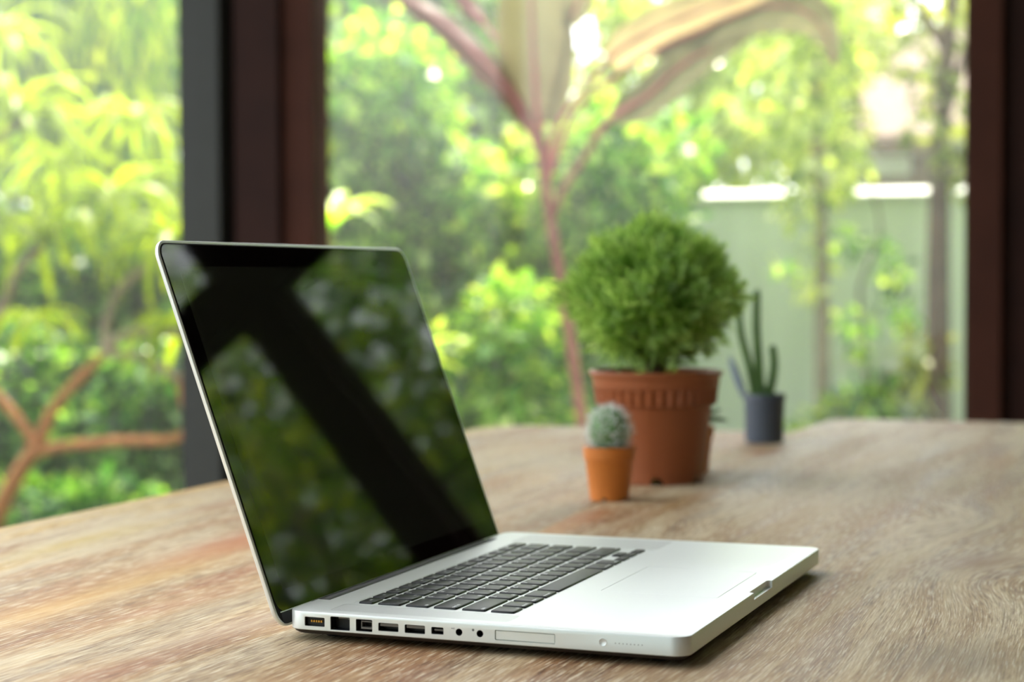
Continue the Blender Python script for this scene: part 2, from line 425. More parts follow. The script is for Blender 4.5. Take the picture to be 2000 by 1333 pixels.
window(3, -2.58, xl + .016, 0.02, 2.62)
window(4, xq + .11, 1.032, 0.02, 1.878)
window(5, 1.15, 2.02, 0.02, 1.878)
window(6, xp, 2.02, 1.985, 2.62)

# ------------------------------------------------------------------ setting: garden wall and house beyond
GW = 8.6
ztop = at(1640, 366, GW).z; zcap = at(1640, 384, GW).z
gw = tag(boxobj('wall_garden', (-14, 6, GW, GW + .18, GZ, zcap), M_gwall), kind='structure')
meshobj('coping', [(-14, GW - .05, zcap), (6, GW - .05, zcap), (6, GW - .05, zcap + .012), (-14, GW - .05, zcap + .012), (-14, GW + .2, zcap), (6, GW + .2, zcap), (6, GW + .2, ztop), (-14, GW + .2, ztop)],
        [(0, 1, 2, 3), (3, 2, 6, 7), (5, 4, 7, 6), (0, 4, 5, 1), (0, 3, 7, 4), (1, 5, 6, 2)], M_coping, gw)
HY = 13.5
h = thing('house', 'brown house with pitched tile roof half hidden by trees beyond the garden wall', 'house', (0, HY + 2, GZ))
a = at(1560, 300, HY); b = at(1990, 300, HY); ez = at(1700, 250, HY).z - GZ; rz_ = at(1700, 60, HY + 2).z - GZ
boxobj('house_wall', (a.x, b.x, -2, 2, 0, ez), M_house, h)
meshobj('roof', [(a.x - .4, -2.5, ez - .1), (b.x + .4, -2.5, ez - .1), (b.x + .4, 0, rz_), (a.x - .4, 0, rz_), (a.x - .4, 2.5, ez - .1), (b.x + .4, 2.5, ez - .1),
                 (a.x - .4, -2.5, ez - .22), (b.x + .4, -2.5, ez - .22), (b.x + .4, 2.5, ez - .22), (a.x - .4, 2.5, ez - .22)],
        [(0, 1, 2, 3), (3, 2, 5, 4), (6, 7, 1, 0), (4, 5, 8, 9), (7, 6, 9, 8), (0, 3, 4, 9, 6), (1, 7, 8, 5, 2)], M_roof, h)
for u0, u1, v0, v1 in ((1684, 1764, 268, 330), (1650, 1690, 345, 395)):
    p0 = at(u0, v1, HY); p1 = at(u1, v0, HY)
    wf = boxobj('window_frame', (p0.x - .06, p1.x + .06, -2.05, -1.99, p0.z - GZ - .06, p1.z - GZ + .06), M_house_w, h)
    boxobj('pane', (p0.x, p1.x, -2.07, -2.05, p0.z - GZ, p1.z - GZ), M_house_w, wf)

# thin sunlit haze hanging in the garden
hz = NT('garden_haze')
vs_ = hz.n('ShaderNodeVolumeScatter', {'Color': (1, .97, .88, 1), 'Density': HAZE, 'Anisotropy': 0.55})
hz.t.links.new(vs_.outputs[0], hz.out.inputs['Volume'])
tag(boxobj('garden_haze', (-13, 6, WY + .12, 13, GZ + .01, 6.0), hz.m), 'thin sunlit haze filling the garden outside the window', 'haze', kind='stuff')

# ------------------------------------------------------------------ plants of the garden
def leaf_quads(P, D, N, L, Wd):
    """one folded diamond (two triangles) per leaf: P base, D direction, N face normal"""
    Sd = np.cross(D, N); Sd /= np.linalg.norm(Sd, axis=1)[:, None] + 1e-9
    L = L[:, None]; Wd = Wd[:, None]
    mid = P + D * L * .45
    V = np.empty((len(P), 4, 3), np.float32)
    V[:, 0] = P; V[:, 1] = mid + Sd * Wd * .5 - N * Wd * .12; V[:, 2] = P + D * L - N * L * .12; V[:, 3] = mid - Sd * Wd * .5 - N * Wd * .12
    n = np.arange(len(P))[:, None] * 4
    Fq = np.concatenate([n + np.array([[0, 1, 2]]), n + np.array([[0, 2, 3]])], 0)
    return V.reshape(-1, 3), Fq
def unit(a): return a / (np.linalg.norm(a, axis=1)[:, None] + 1e-9)
def foliage(name, parent, mat, blobs, leaf=(.06, .11), wid=.45, down=.35, loc=None, shell=.45):
    """blobs: (centre, radii, count) in the parent's frame, leaves thickest near each blob's skin"""
    Ps, Ds, Ns, Ls = [], [], [], []
    for c, rad, n in blobs:
        q = unit(rng.normal(size=(n, 3))); rr = shell + (1 - shell) * rng.random(n) ** .6
        clump = unit(rng.normal(size=(26, 3)))
        k = clump[rng.integers(0, 26, n)]
        q2 = unit(q * .8 + k * .75)
        P = np.array(c) + q2 * rr[:, None] * np.array(rad)
        D = unit(q2 * .5 + rng.normal(size=(n, 3)) * .75 + np.array([0, 0, -down]))
        N = unit(rng.normal(size=(n, 3)) * .6 + np.array([0, 0, 1.0]) + q2 * .3)
        Ps.append(P); Ds.append(D); Ns.append(N); Ls.append(leaf[0] + (leaf[1] - leaf[0]) * rng.random(n))
    P, D, N, L = map(np.concatenate, (Ps, Ds, Ns, Ls))
    V, Fq = leaf_quads(P, D, N, L, L * wid * (.8 + .4 * rng.random(len(L))))
    o = npobj(name, V, Fq, mat, parent); o['kind'] = 'stuff'
    return o
def tree(name, label, cat, base, trunk, r, crown, mat, bark, leaf=(.06, .11), wid=.45, down=.35, group=None, branches=(), crown2=None):
    """base world xyz; trunk = offsets; crown = blobs relative to the base"""
    t = thing(name, label, cat, base, group)
    bm = bmesh.new(); tube(bm, smooth_path(trunk), r, r * .45)
    obj('trunk', bm, bark, t, smooth=60)
    for br in branches:
        bm = bmesh.new(); tube(bm, smooth_path(br), r * .5, r * .16); obj('branch', bm, bark, t, smooth=60)
    if crown: foliage('foliage', t, mat, crown, leaf, wid, down)
    if crown2: foliage('foliage', t, crown2[0], crown2[1], leaf, wid, down)
    return t
def G(px, py, Y):                       # point relative to a base on the ground
    return at(px, py, Y)
def crown_px(base, Y, spec):
    """blobs from (px, py, half-width px, half-height px, depth m, count)"""
    outb = []
    dpx = (Vector((0, 0, 0)) + at(1001, 600, Y) - at(1000, 600, Y)).length
    for px, py, hw, hh, dd, n in spec:
        c = at(px, py, Y) - Vector(base)
        outb.append((tuple(c), (hw * dpx, dd, hh * dpx), n))
    return outb
def garden_tree(name, label, cat, px, Y, trunk_px, r, spec, mat, bark, **kw):
    base = at(px, 600, Y); base.z = GZ; base = tuple(base)
    tr = [(0, 0, 0)] + [tuple(at(u, v, Y) - Vector(base)) for u, v in trunk_px]
    br = [[tuple(at(u, v, Y) - Vector(base)) for u, v in b] for b in kw.pop('branch_px', [])]
    c2 = kw.pop('spec2', None)
    if c2: c2 = (c2[0], crown_px(base, Y, c2[1]))
    return tree(name, label, cat, base, tr, r, crown_px(base, Y, spec), mat, bark, branches=br, crown2=c2, **kw)

# far belt beyond and along the garden wall
garden_tree('broadleaf_tree', 'tall mid green tree behind the garden wall, left of the red stemmed plant', 'tree', 800, 10.2, [(800, 300), (810, 60)], .12,
    [(700, 120, 190, 170, .8, 2600), (880, 60, 170, 160, .8, 2400), (780, -120, 300, 170, .9, 2800), (960, 230, 140, 120, .7, 1600)], M_lf_mid, M_bark_g, leaf=(.10, .2))
garden_tree('broadleaf_tree', 'pale sunlit tree behind the garden wall, above the round potted shrub', 'tree', 1380, 10.6, [(1375, 330), (1390, 100)], .10,
    [(1300, 130, 160, 150, .8, 900), (1450, 170, 150, 150, .8, 900), (1400, -60, 260, 140, .9, 1200), (1210, 260, 120, 110, .6, 600)], M_lf_pale, M_bark_g, leaf=(.10, .2),
    spec2=(M_lf_yel, [(1440, 230, 110, 140, .5, 420)]))
garden_tree('broadleaf_tree', 'olive leaved tree in front of the brown house', 'tree', 1660, 11.0, [(1655, 330), (1670, 120), (1650, -60)], .09,
    [(1640, 40, 120, 90, .7, 600), (1620, 260, 60, 80, .5, 160), (1840, -30, 110, 70, .7, 300)], M_lf_olive, M_bark_d, leaf=(.09, .17))
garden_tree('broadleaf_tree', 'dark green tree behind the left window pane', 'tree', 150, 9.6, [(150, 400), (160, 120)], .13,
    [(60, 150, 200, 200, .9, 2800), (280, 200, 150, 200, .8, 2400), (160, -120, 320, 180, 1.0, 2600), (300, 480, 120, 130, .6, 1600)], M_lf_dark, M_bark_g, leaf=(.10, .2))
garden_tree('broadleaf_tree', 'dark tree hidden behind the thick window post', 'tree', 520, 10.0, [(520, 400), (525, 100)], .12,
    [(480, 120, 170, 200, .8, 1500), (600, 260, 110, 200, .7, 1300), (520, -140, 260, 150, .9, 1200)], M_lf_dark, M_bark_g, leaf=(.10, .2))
# shrubs in front of the garden wall
garden_tree('leafy_shrub', 'dense green shrub in the middle of the garden, left of the red cane', 'shrub', 930, 7.6, [(930, 700), (935, 480)], .05,
    [(900, 430, 150, 140, .6, 2600), (990, 560, 130, 130, .6, 2000), (860, 620, 140, 140, .5, 1600)], M_lf_mid, M_bark_d, leaf=(.07, .14))
garden_tree('leafy_shrub', 'bright bushy shrub just right of the laptop lid', 'shrub', 960, 6.4, [(960, 760)], .03,
    [(930, 740, 110, 110, .4, 900), (1010, 660, 90, 120, .4, 700), (1040, 800, 90, 80, .4, 500), (900, 850, 120, 90, .4, 700)], M_lf_mid, M_bark_d, leaf=(.06, .12),
    spec2=(M_lf_lime, [(960, 720, 120, 130, .4, 260)]))
garden_tree('leafy_shrub', 'light green shrub against the right edge of the thick post', 'shrub', 690, 7.0, [(690, 700), (700, 500)], .04,
    [(680, 300, 110, 170, .5, 1500), (760, 180, 120, 150, .5, 1300), (720, 480, 120, 130, .5, 900), (760, 640, 130, 140, .5, 1000)], M_lf_mid, M_bark_d, leaf=(.07, .13),
    spec2=(M_lf_lime, [(700, 220, 120, 200, .5, 420)]))
garden_tree('leafy_shrub', 'tall yellow flecked shrub behind the fork of the red cane', 'shrub', 1150, 7.4, [(1150, 700), (1160, 450)], .04,
    [(1150, 330, 130, 130, .5, 1000), (1230, 450, 130, 110, .5, 800), (1180, 620, 120, 150, .5, 1100), (1260, 300, 120, 110, .5, 700)], M_lf_mid, M_bark_d, leaf=(.07, .13),
    spec2=(M_lf_pale, [(1150, 320, 160, 160, .5, 500)]))
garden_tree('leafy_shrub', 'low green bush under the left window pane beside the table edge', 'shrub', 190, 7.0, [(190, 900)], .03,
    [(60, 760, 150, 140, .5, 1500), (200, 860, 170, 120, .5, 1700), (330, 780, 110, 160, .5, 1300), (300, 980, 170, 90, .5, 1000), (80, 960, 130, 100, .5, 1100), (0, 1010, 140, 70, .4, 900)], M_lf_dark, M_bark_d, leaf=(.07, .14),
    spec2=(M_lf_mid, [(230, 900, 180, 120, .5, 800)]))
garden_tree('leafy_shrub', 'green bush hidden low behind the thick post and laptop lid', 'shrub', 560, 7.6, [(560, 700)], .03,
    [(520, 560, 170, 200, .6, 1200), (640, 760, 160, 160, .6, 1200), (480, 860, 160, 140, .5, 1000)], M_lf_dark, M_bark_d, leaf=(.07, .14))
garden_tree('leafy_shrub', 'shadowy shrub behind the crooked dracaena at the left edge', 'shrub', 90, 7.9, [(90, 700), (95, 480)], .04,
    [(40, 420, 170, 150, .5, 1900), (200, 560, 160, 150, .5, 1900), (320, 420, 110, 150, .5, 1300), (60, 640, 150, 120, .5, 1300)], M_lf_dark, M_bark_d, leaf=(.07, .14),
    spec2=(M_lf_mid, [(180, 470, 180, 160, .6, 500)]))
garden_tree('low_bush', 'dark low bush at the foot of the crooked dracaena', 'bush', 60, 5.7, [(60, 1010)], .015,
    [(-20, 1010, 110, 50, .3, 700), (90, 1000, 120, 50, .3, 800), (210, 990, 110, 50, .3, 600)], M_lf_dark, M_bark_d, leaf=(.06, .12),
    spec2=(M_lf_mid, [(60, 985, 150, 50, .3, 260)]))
# slender trees and climbing growth in front of the wall at the right
garden_tree('slender_tree', 'slender pale trunked tree in front of the garden wall with leaves up its stem', 'tree', 1608, 7.9, [(1606, 640), (1602, 420), (1596, 250), (1590, 60), (1580, -60)], .042,
    [(1585, 520, 30, 60, .15, 46), (1560, 390, 60, 40, .2, 60), (1590, 300, 90, 80, .4, 260), (1530, 180, 110, 100, .4, 380), (1640, 80, 90, 100, .4, 300), (1560, -40, 160, 90, .4, 500)], M_lf_pale, M_bark_g, leaf=(.06, .13), down=.6)
garden_tree('slender_tree', 'dark trunked tree in front of the garden wall beside the right window post', 'tree', 1836, 7.5, [(1832, 640), (1834, 420), (1838, 250), (1852, 90), (1866, -60)], .062,
    [(1850, 230, 70, 70, .3, 160), (1800, 60, 90, 90, .3, 130), (1880, 330, 50, 60, .3, 70), (1795, 720, 40, 70, .2, 110)], M_lf_olive, M_bark_d, leaf=(.06, .13),
    branch_px=[[(1852, 100), (1800, 20), (1760, -60)], [(1842, 230), (1880, 120), (1905, 20)]])
garden_tree('climbing_sapling', 'thin leafy sapling between the two slender trees, against the grey wall', 'sapling', 1700, 8.0, [(1690, 680), (1680, 560), (1720, 450), (1690, 330)], .012,
    [(1650, 470, 30, 34, .1, 46), (1740, 530, 38, 26, .1, 44), (1750, 590, 30, 30, .1, 44), (1668, 630, 40, 22, .1, 44), (1768, 622, 26, 16, .08, 30), (1672, 680, 18, 22, .08, 24), (1720, 470, 26, 18, .08, 20), (1525, 525, 22, 14, .08, 16)], M_lf_mid, M_bark_d, leaf=(.05, .1), down=.7)
garden_tree('low_bush', 'low yellow green bush at the foot of the pale slender tree', 'bush', 1680, 7.3, [(1680, 800)], .015,
    [(1640, 812, 40, 30, .2, 130), (1700, 800, 50, 36, .2, 160), (1590, 826, 40, 24, .2, 80)], M_lf_lime, M_bark_d, leaf=(.06, .12),
    spec2=(M_lf_dark, [(1710, 785, 50, 44, .2, 130)]))
# growth at the right that shows mirrored in the laptop screen
def plain_tree(label, x, y, hgt, cr, n, mat, name='broadleaf_tree', leaf=(.09, .18), low=.3):
    tree(name, label, 'tree', (x, y, GZ), [(0, 0, 0), (.05, .02, hgt * .5), (0, 0, hgt * .9)], .09,
         [((0, 0, hgt * .75), (cr, cr, hgt * .3), n), ((-cr * .6, -.2, hgt * .5), (cr * .7, cr * .7, hgt * .25), n // 2), ((cr * .6, .1, hgt * low + .3), (cr * .8, cr * .7, hgt * .22), n // 2)], mat, M_bark_g, leaf)
plain_tree('tree outside to the right of the dark window post, mirrored in the laptop screen', 1.3, 7.2, 4.6, 1.3, 3600, M_lf_mid)
plain_tree('lime tree outside to the far right, mirrored at the lower left of the screen', 3.2, 6.6, 3.0, 1.2, 2400, M_lf_lime)
plain_tree('dark tree outside to the far right, mirrored beside the diagonal post', 2.6, 9.8, 5.4, 1.7, 4200, M_lf_dark)
plain_tree('green tree outside at the far right corner, mirrored at the left of the screen', 5.2, 8.6, 5.0, 1.7, 3600, M_lf_mid)

# planting beside the house, outside the frame on the left
plain_tree('green shrub outside to the left of the window wall', -6.2, 4.6, 1.7, .9, 1500, M_lf_mid, 'leafy_shrub', (.07, .14))
plain_tree('dark shrub outside to the far left near the garden wall', -8.6, 6.6, 2.1, 1.1, 1500, M_lf_dark, 'leafy_shrub', (.07, .14))

# weeping tree at the top left
wt = thing('weeping_tree', 'weeping tree with long hanging yellow green leaves at top left', 'tree', (at(-60, 600, 6.2).x, 6.2, GZ))
base = wt.location.copy()
bm = bmesh.new(); tube(bm, smooth_path([(0, 0, 0), (.05, 0, 1.2), (.1, 0, 2.6), (.3, 0, 3.3)]), .09, .05); obj('trunk', bm, M_bark_g, wt, smooth=60)
Ps, Ds, Ns, Ls = [], [], [], []
for k in range(120):
    px = random.uniform(-60, 366); top = random.uniform(-330, 40); ln = random.uniform(230, 520) * (1.0 if px > 220 else .8)
    Y = 6.2 + random.uniform(-.6, .6)
    a0 = np.array(at(px, top, Y) - base)
    m = int(ln / 9); f = np.linspace(0, 1, m)
    dz = ln / F_PX * 7.6
    pp = a0 + np.stack([.06 * np.sin(f * 3 + k), .05 * np.cos(f * 4 + k), -dz * f], 1) + rng.normal(size=(m, 3)) * .03
    Ps.append(pp); Ds.append(unit(np.array([0, 0, -1.0]) + rng.normal(size=(m, 3)) * .28)); Ns.append(unit(rng.normal(size=(m, 3)) + np.array([0, -.6, .3])))
    Ls.append(.10 + .12 * rng.random(m))
P, D, N, L = map(np.concatenate, (Ps, Ds, Ns, Ls))
V, Fq = leaf_quads(P, D, N, L, L * .16)
o = npobj('foliage', V, Fq, M_lf_lime, wt); o['kind'] = 'stuff'
for u, v in ((0, 40), (180, 0), (300, -30)):
    bm = bmesh.new(); tube(bm, smooth_path([(.1, 0, 2.6), tuple(at(u - 60, v - 180, 6.2) - base), tuple(at(u, v - 60, 6.2) - base)]), .03, .01); obj('branch', bm, M_bark_g, wt, smooth=60)

# strap leaf mesh (long bent blade), unit length along +X, bending down
def blade_mesh(name, mat, L, wd, bend, n=7, fold=.25, z0=.5):
    V, Fc = [], []
    x = z = 0.0; ang = z0
    for i in range(n + 1):
        f = i / n
        ww = wd * (math.sin(math.pi * min(1, .12 + f * .88)) ** .7) * .5 + .0005
        V += [(x, -ww, z + fold * ww), (x, 0, z), (x, ww, z + fold * ww)]
        x += L / n * math.cos(ang); z += L / n * math.sin(ang); ang -= bend / n
    for i in range(n):
        q = i * 3
        Fc += [(q, q + 1, q + 4, q + 3), (q + 1, q + 2, q + 5, q + 4)]
    me = bpy.data.meshes.new(name); me.from_pydata(V, [], Fc); me.update(); me.materials.append(mat)
    for p in me.polygons: p.use_smooth = True
    return me

# dracaena with bare crooked branches at the left
DY = 4.3
dr = thing('dracaena', 'crooked brown branched dracaena with yellow green leaf rosettes outside left pane', 'plant', (at(-70, 600, DY).x, DY, GZ))
dbase = dr.location.copy()
def DP(u, v, dy=0.0): return at(u, v, DY + dy) - dbase
def branch(pts, r0_, r1_, m=M_bark):
    bm = bmesh.new(); tube(bm, smooth_path([DP(*p) for p in pts]), r0_, r1_, n=10); obj('branch', bm, m, dr, smooth=60)
bm = bmesh.new(); tube(bm, smooth_path([(0, 0, 0), tuple(DP(-40, 1090)), tuple(DP(5, 985)), tuple(DP(40, 920)), tuple(DP(72, 872))]), .036, .026, n=10); obj('trunk', bm, M_bark, dr, smooth=60)
branch([(72, 874), (40, 825), (0, 778), (-60, 720)], .018, .014)
branch([(74, 876), (98, 810), (150, 745), (208, 690)], .022, .017)
branch([(70, 886), (130, 872), (240, 862), (330, 860), (366, 838, .05), (358, 780, .08), (346, 730, .1)], .020, .013)
branch([(208, 692), (206, 640), (232, 570), (300, 510), (345, 480)], .015, .011, M_bark_g)
branch([(206, 690), (232, 660), (290, 648), (360, 652), (400, 640)], .017, .013, M_bark_g)
branch([(216, 692), (270, 698), (330, 728), (352, 745)], .014, .010, M_bark_g)
branch([(-40, 660), (10, 590), (38, 525), (86, 478)], .020, .013, M_bark_g)
branch([(-40, 300), (10, 262), (48, 236)], .016, .012, M_bark_g)
DM = [blade_mesh('dracaena_blade', M_drac, .38, .036, 2.0), blade_mesh('dracaena_blade', M_drac, .31, .034, 1.5), blade_mesh('dracaena_blade', M_drac, .42, .038, 2.6)]
def rosette(u, v, n, dy=0.0, up=.5, scale=1.0):
    c = DP(u, v, dy)
    for i in range(n):
        a_ = 2.399963 * i + random.uniform(-.2, .2); f = i / n
        lf = bpy.data.objects.new('leaf', random.choice(DM)); link(lf, dr, c + Vector((0, 0, .03 * f)))
        lf.rotation_euler = (random.uniform(-.3, .3), -up * (f * 1.5 - .6), a_)
        s_ = scale * random.uniform(.8, 1.15); lf.scale = (s_, s_, s_)
for args in ((30, 236, 34, 0, .6, 1.15), (215, 395, 30, .15, .5, .95), (88, 476, 28, 0, .45, 1.0), (340, 478, 30, .1, .5, .9), (-10, 90, 22, .2, .5, 1.0),
             (120, 330, 22, .35, .5, .9), (346, 655, 22, .12, .3, .75), (395, 640, 14, .1, .4, .7), (250, 250, 24, .5, .5, .9), (60, 640, 18, .5, .3, .7)):
    rosette(*args)

# arching strap leaf plants
def strap_plant(px, py, Y, label, n, L, group=None):
    p = thing('strap_leaf_plant', label, 'plant', (at(px, py, Y).x, Y, GZ))
    z = at(px, py, Y).z - GZ
    bm = bmesh.new(); tube(bm, [(0, 0, 0), (.01, 0, z * .5), (0, 0, z)], .018, .012); obj('stem', bm, M_bark_g, p, smooth=60)
    ms = [blade_mesh('strap_blade', M_strap, L * k, .035, 2.0, z0=1.1) for k in (1, .85, .7)]
    for i in range(n):
        lf = bpy.data.objects.new('leaf', ms[i % 3]); link(lf, p, (0, 0, z))
        lf.rotation_euler = (random.uniform(-.15, .15), random.uniform(-.3, .3), 2.399963 * i)
strap_plant(648, 450, 5.6, 'pale arching strap leaved plant at the right edge of the thick post', 16, .36)
strap_plant(800, 740, 5.4, 'pale strap leaved plant whose arching leaves show beside the laptop lid', 16, .36)

# red stemmed plant with large leaves in front of the big pane
TY = 3.45
ti = thing('red_stemmed_plant', 'tall red caned plant with pink leaf stalks and big olive leaves outside window', 'plant', (at(1150, 600, TY).x, TY, GZ))
tb = ti.location.copy()
def TP(u, v, dy=0.0): return at(u, v, TY + dy) - tb
bm = bmesh.new()
tube(bm, smooth_path([(0, 0, 0), TP(1142, 900), TP(1136, 820), TP(1118, 690), TP(1098, 560), TP(1076, 440), TP(1061, 330), TP(1052, 240)]), .016, .012, n=10)
obj('cane', bm, M_ti_stem, ti, smooth=60)
bm = bmesh.new(); tube(bm, smooth_path([TP(1076, 430), TP(1100, 370), TP(1140, 310), TP(1166, 262)]), .011, .008, n=10); obj('side_shoot', bm, M_ti_stem, ti, smooth=60)
def ti_leaf(pts, w_px, mat, start=.25, pet_r=.009, roll=0.0, sag=.2, pet=M_petiole):
    """pts: (px, py, depth offset) along the midrib; the blade begins at fraction start"""
    path = smooth_path([TP(*p) for p in pts], 6); n = len(path)
    dpx = (at(1001, 600, TY) - at(1000, 600, TY)).length
    i0 = int(start * (n - 1)); V, Fc = [], []
    for k, i in enumerate(range(i0, n)):
        f = k / max(1, n - 1 - i0)
        t_ = (path[min(i + 1, n - 1)] - path[max(i - 1, 0)]).normalized()
        view = Vector((math.sin(roll), -math.cos(roll), .25)).normalized()
        s_ = t_.cross(view).normalized(); nn = s_.cross(t_)
        hw = w_px * dpx * (math.sin(math.pi * (.06 + .94 * f) ** .8) ** .8 if f < 1 else .02) * .5
        for q in (-1, -.5, 0, .5, 1):
            V.append(path[i] + s_ * (hw * q) + nn * (-sag * hw * abs(q) ** 1.5 + .004 * math.sin(i * 1.3 + q * 3)))
    m = n - i0
    for k in range(m - 1):
        for q in range(4): Fc.append((k * 5 + q, k * 5 + q + 1, k * 5 + q + 6, k * 5 + q + 5))
    lf = meshobj('leaf', V, Fc, mat, ti, smooth=179)
    bm = bmesh.new(); tube(bm, path, pet_r, .002, n=8); o = obj('petiole', bm, pet, lf, smooth=60); o['label'] = 'pink midrib and stalk'
ti_leaf([(1052, 262), (1046, 180, .02), (1040, 60, .04), (1036, -90, .02), (1030, -210, -.05)], 150, M_ti_leaf, .1, roll=.1)
ti_leaf([(1054, 300), (1010, 200), (950, 130), (870, 50), (780, -10), (690, -40)], 62, M_ti_leaf_r, .1, roll=.9)
ti_leaf([(1050, 240, .04), (1000, 130, .06), (955, 60, .08), (905, 0, .1), (850, -60, .12)], 34, M_ti_leaf_r, .55, roll=.6)
ti_leaf([(1056, 250, .03), (1090, 140, .06), (1108, 60, .08), (1134, -10, .1), (1160, -80, .1)], 60, M_ti_leaf, .55, roll=.5)
ti_leaf([(1064, 330), (1090, 240), (1160, 150), (1220, 92), (1320, 40), (1440, -6), (1540, -40)], 88, M_ti_leaf_o, .42, roll=.4)
ti_leaf([(1068, 350), (1112, 240), (1150, 190), (1260, 110), (1380, 55), (1480, 15), (1560, 18), (1610, 60), (1630, 130)], 92, M_ti_leaf, .4, roll=-.3)
ti_leaf([(1160, 270), (1196, 230), (1262, 190), (1330, 130), (1400, 90), (1470, 66)], 84, M_ti_leaf, .22, roll=-.2)

# ------------------------------------------------------------------ table
TT = 0.75
tbl = thing('plank_table', 'long table of two wide weathered planks carrying the laptop and pots', 'table', (0, 0.7, 0))
def plank(x_left, x_right, y0, y1, top, th, mat, rad):
    """outline with wavy long edges and rounded far corners"""
    pts = []
    yl = np.linspace(y0, y1 - rad[0], 24)
    for yy in yl: pts.append((x_left(yy), yy))
    for i in range(1, 7):
        a_ = R(180 - 90 * i / 6); pts.append((x_left(y1) + rad[0] + rad[0] * math.cos(a_), y1 - rad[0] + rad[0] * math.sin(a_)))
    for i in range(0, 7):
        a_ = R(90 - 90 * i / 6); pts.append((x_right(y1) - rad[1] + rad[1] * math.cos(a_), y1 - rad[1] + rad[1] * math.sin(a_)))
    for yy in np.linspace(y1 - rad[1], y0, 24)[1:]: pts.append((x_right(yy), yy))
    pts = [(x, y - .7) for x, y in pts]
    bm = bmesh.new()
    n = len(pts); e = .0009
    cxm = sum(p[0] for p in pts) / n
    def ring(ins, z):
        rr = []
        for i in range(n):
            a_ = Vector(pts[i - 1]); b_ = Vector(pts[(i + 1) % n]); d = (b_ - a_).normalized()
            rr.append((pts[i][0] + d.y * ins, pts[i][1] - d.x * ins, z))
        return rr
    loft(bm, [ring(0, top - th), ring(0, top - e), ring(e * .3, top - e * .3), ring(e, top)][::1])
    bmesh.ops.recalc_face_normals(bm, faces=bm.faces)
    return obj('plank', bm, mat, tbl)
jy = [(-.6, -.012), (.2, -.014), (.479, -.018), (.689, -.038), (.9, -.036), (1.122, -.036), (1.307, -.041), (1.6, -.036), (1.8, -.031), (1.95, -.03)]
def joint(y): return float(np.interp(y, [p[0] for p in jy], [p[1] for p in jy]))
p1_ = plank(lambda y: -.476 + .004 * math.sin(y * 3.1), lambda y: joint(y) - .0002, -.62, 1.563, TT - .0006, .042, M_plank_l, (.075, .012))
p2_ = plank(lambda y: joint(y) + .0002, lambda y: .462 + .004 * math.sin(y * 2.3), -.62, 1.832, TT, .044, M_plank_r, (.05, .05))
for (lx, ly) in ((-.38, -.45), (.36, -.45), (-.38, 1.38), (.36, 1.38)):
    boxobj('leg', (lx - .04, lx + .04, ly - .7 - .04, ly - .7 + .04, 0, TT - .106), M_tleg, tbl, bev=.004)
for ly in (-.45, 1.38):
    boxobj('cross_rail', (-.43, .41, ly - .7 - .03, ly - .7 + .03, TT - .106, TT - .0445), M_tleg, tbl, bev=.003)

# ------------------------------------------------------------------ laptop (millimetres in its own frame, top of the base at z = 17.5 above the table)
mm = .001
LB = 17.5
lap = thing('laptop', 'open silver aluminium laptop with black keyboard and glossy dark screen on table', 'laptop', (0, 0, TT))
def scale_bm(bm, dz=LB):
    for v in bm.verts: v.co = Vector((v.co.x, v.co.y, v.co.z + dz)) * mm
    return bm
def lobj(name, bm, mat, parent=lap, smooth=None): return obj(name, scale_bm(bm), mat, parent, smooth=smooth)
# base body with cut-outs
bm = bmesh.new()
plate(bm, 0, 249, 0, 364, 10, [(1.2, -11.2), (.25, -11.0), (0, -10.6), (0, -.7), (.25, -.2), (.8, 0)], n=8)
body = lobj('base_body', bm, M_alu)
cut = bmesh.new()
ports = dict(power=(12.4, 25.7, -8.6, -3.1), ethernet=(29.5, 42.3, -9.9, -1.9), firewire=(46.3, 57, -9.6, -2.4), usb_a=(60.9, 73.9, -8.5, -3.6), usb_b=(77.9, 90.9, -8.6, -3.6), display=(94.9, 102.6, -8.1, -3.9))
for k, (x0, x1, z0, z1) in ports.items():
    rr = [(x, -1.0, z) for x, z in rrect(x0, x1, z0, z1, .6, 3)]
    rr2 = [(x, 9.0, z) for x, z in rrect(x0, x1, z0, z1, .6, 3)]
    loft(cut, [rr, rr2])
for cx in (112.4, 125.4):
    loft(cut, [[(cx + 2.1 * math.cos(a_ * math.pi / 8), yy, -5.9 + 2.1 * math.sin(a_ * math.pi / 8)) for a_ in range(16)] for yy in (-1., 8.)])
loft(cut, [[(x, yy, z) for x, z in rrect(134.7, 171.4, -8.9, -3.0, .7, 3)] for yy in (-1., 2.)])
# opening notch at the front
loft(cut, [[(x, y, z) for x, y in rrect(245.6, 256, 155.2, 205.2, 2.2, 5)] for z in (-4.4, 2.)])
# keyboard well, trackpad well, hinge slot, speaker strips
plate(cut, 27.0, 139.0, 33.0, 308.5, 5, [(0, -.22), (0, 2.)], n=5)
plate(cut, 155.4, 232.2, 129.2, 234.8, 2.6, [(0, -.6), (0, 2.)], n=5)
loft(cut, [[(-2, yy, -6), (4.2, yy, -6), (4.2, yy, -3.2), (8.8, yy, .02), (8.8, yy, 2), (-2, yy, 2)] for yy in (40.5, 323.5)])
for y0, y1 in ((9, 31), (311.5, 355)):
    plate(cut, 24, 139, y0, y1, 3, [(0, -.25), (0, 2.)], n=4)
bmesh.ops.recalc_face_normals(cut, faces=cut.faces)
cutter = lobj('cutter', cut, M_alu, None); cutter.location = (0, 0, TT)
bpy.context.view_layer.update()
md = body.modifiers.new('cut', 'BOOLEAN'); md.object = cutter; md.operation = 'DIFFERENCE'; md.solver = 'EXACT'
dg = bpy.context.evaluated_depsgraph_get()
me2 = bpy.data.meshes.new_from_object(body.evaluated_get(dg))
body.modifiers.clear(); body.data = me2; finish(me2, 30)
bpy.data.objects.remove(cutter)
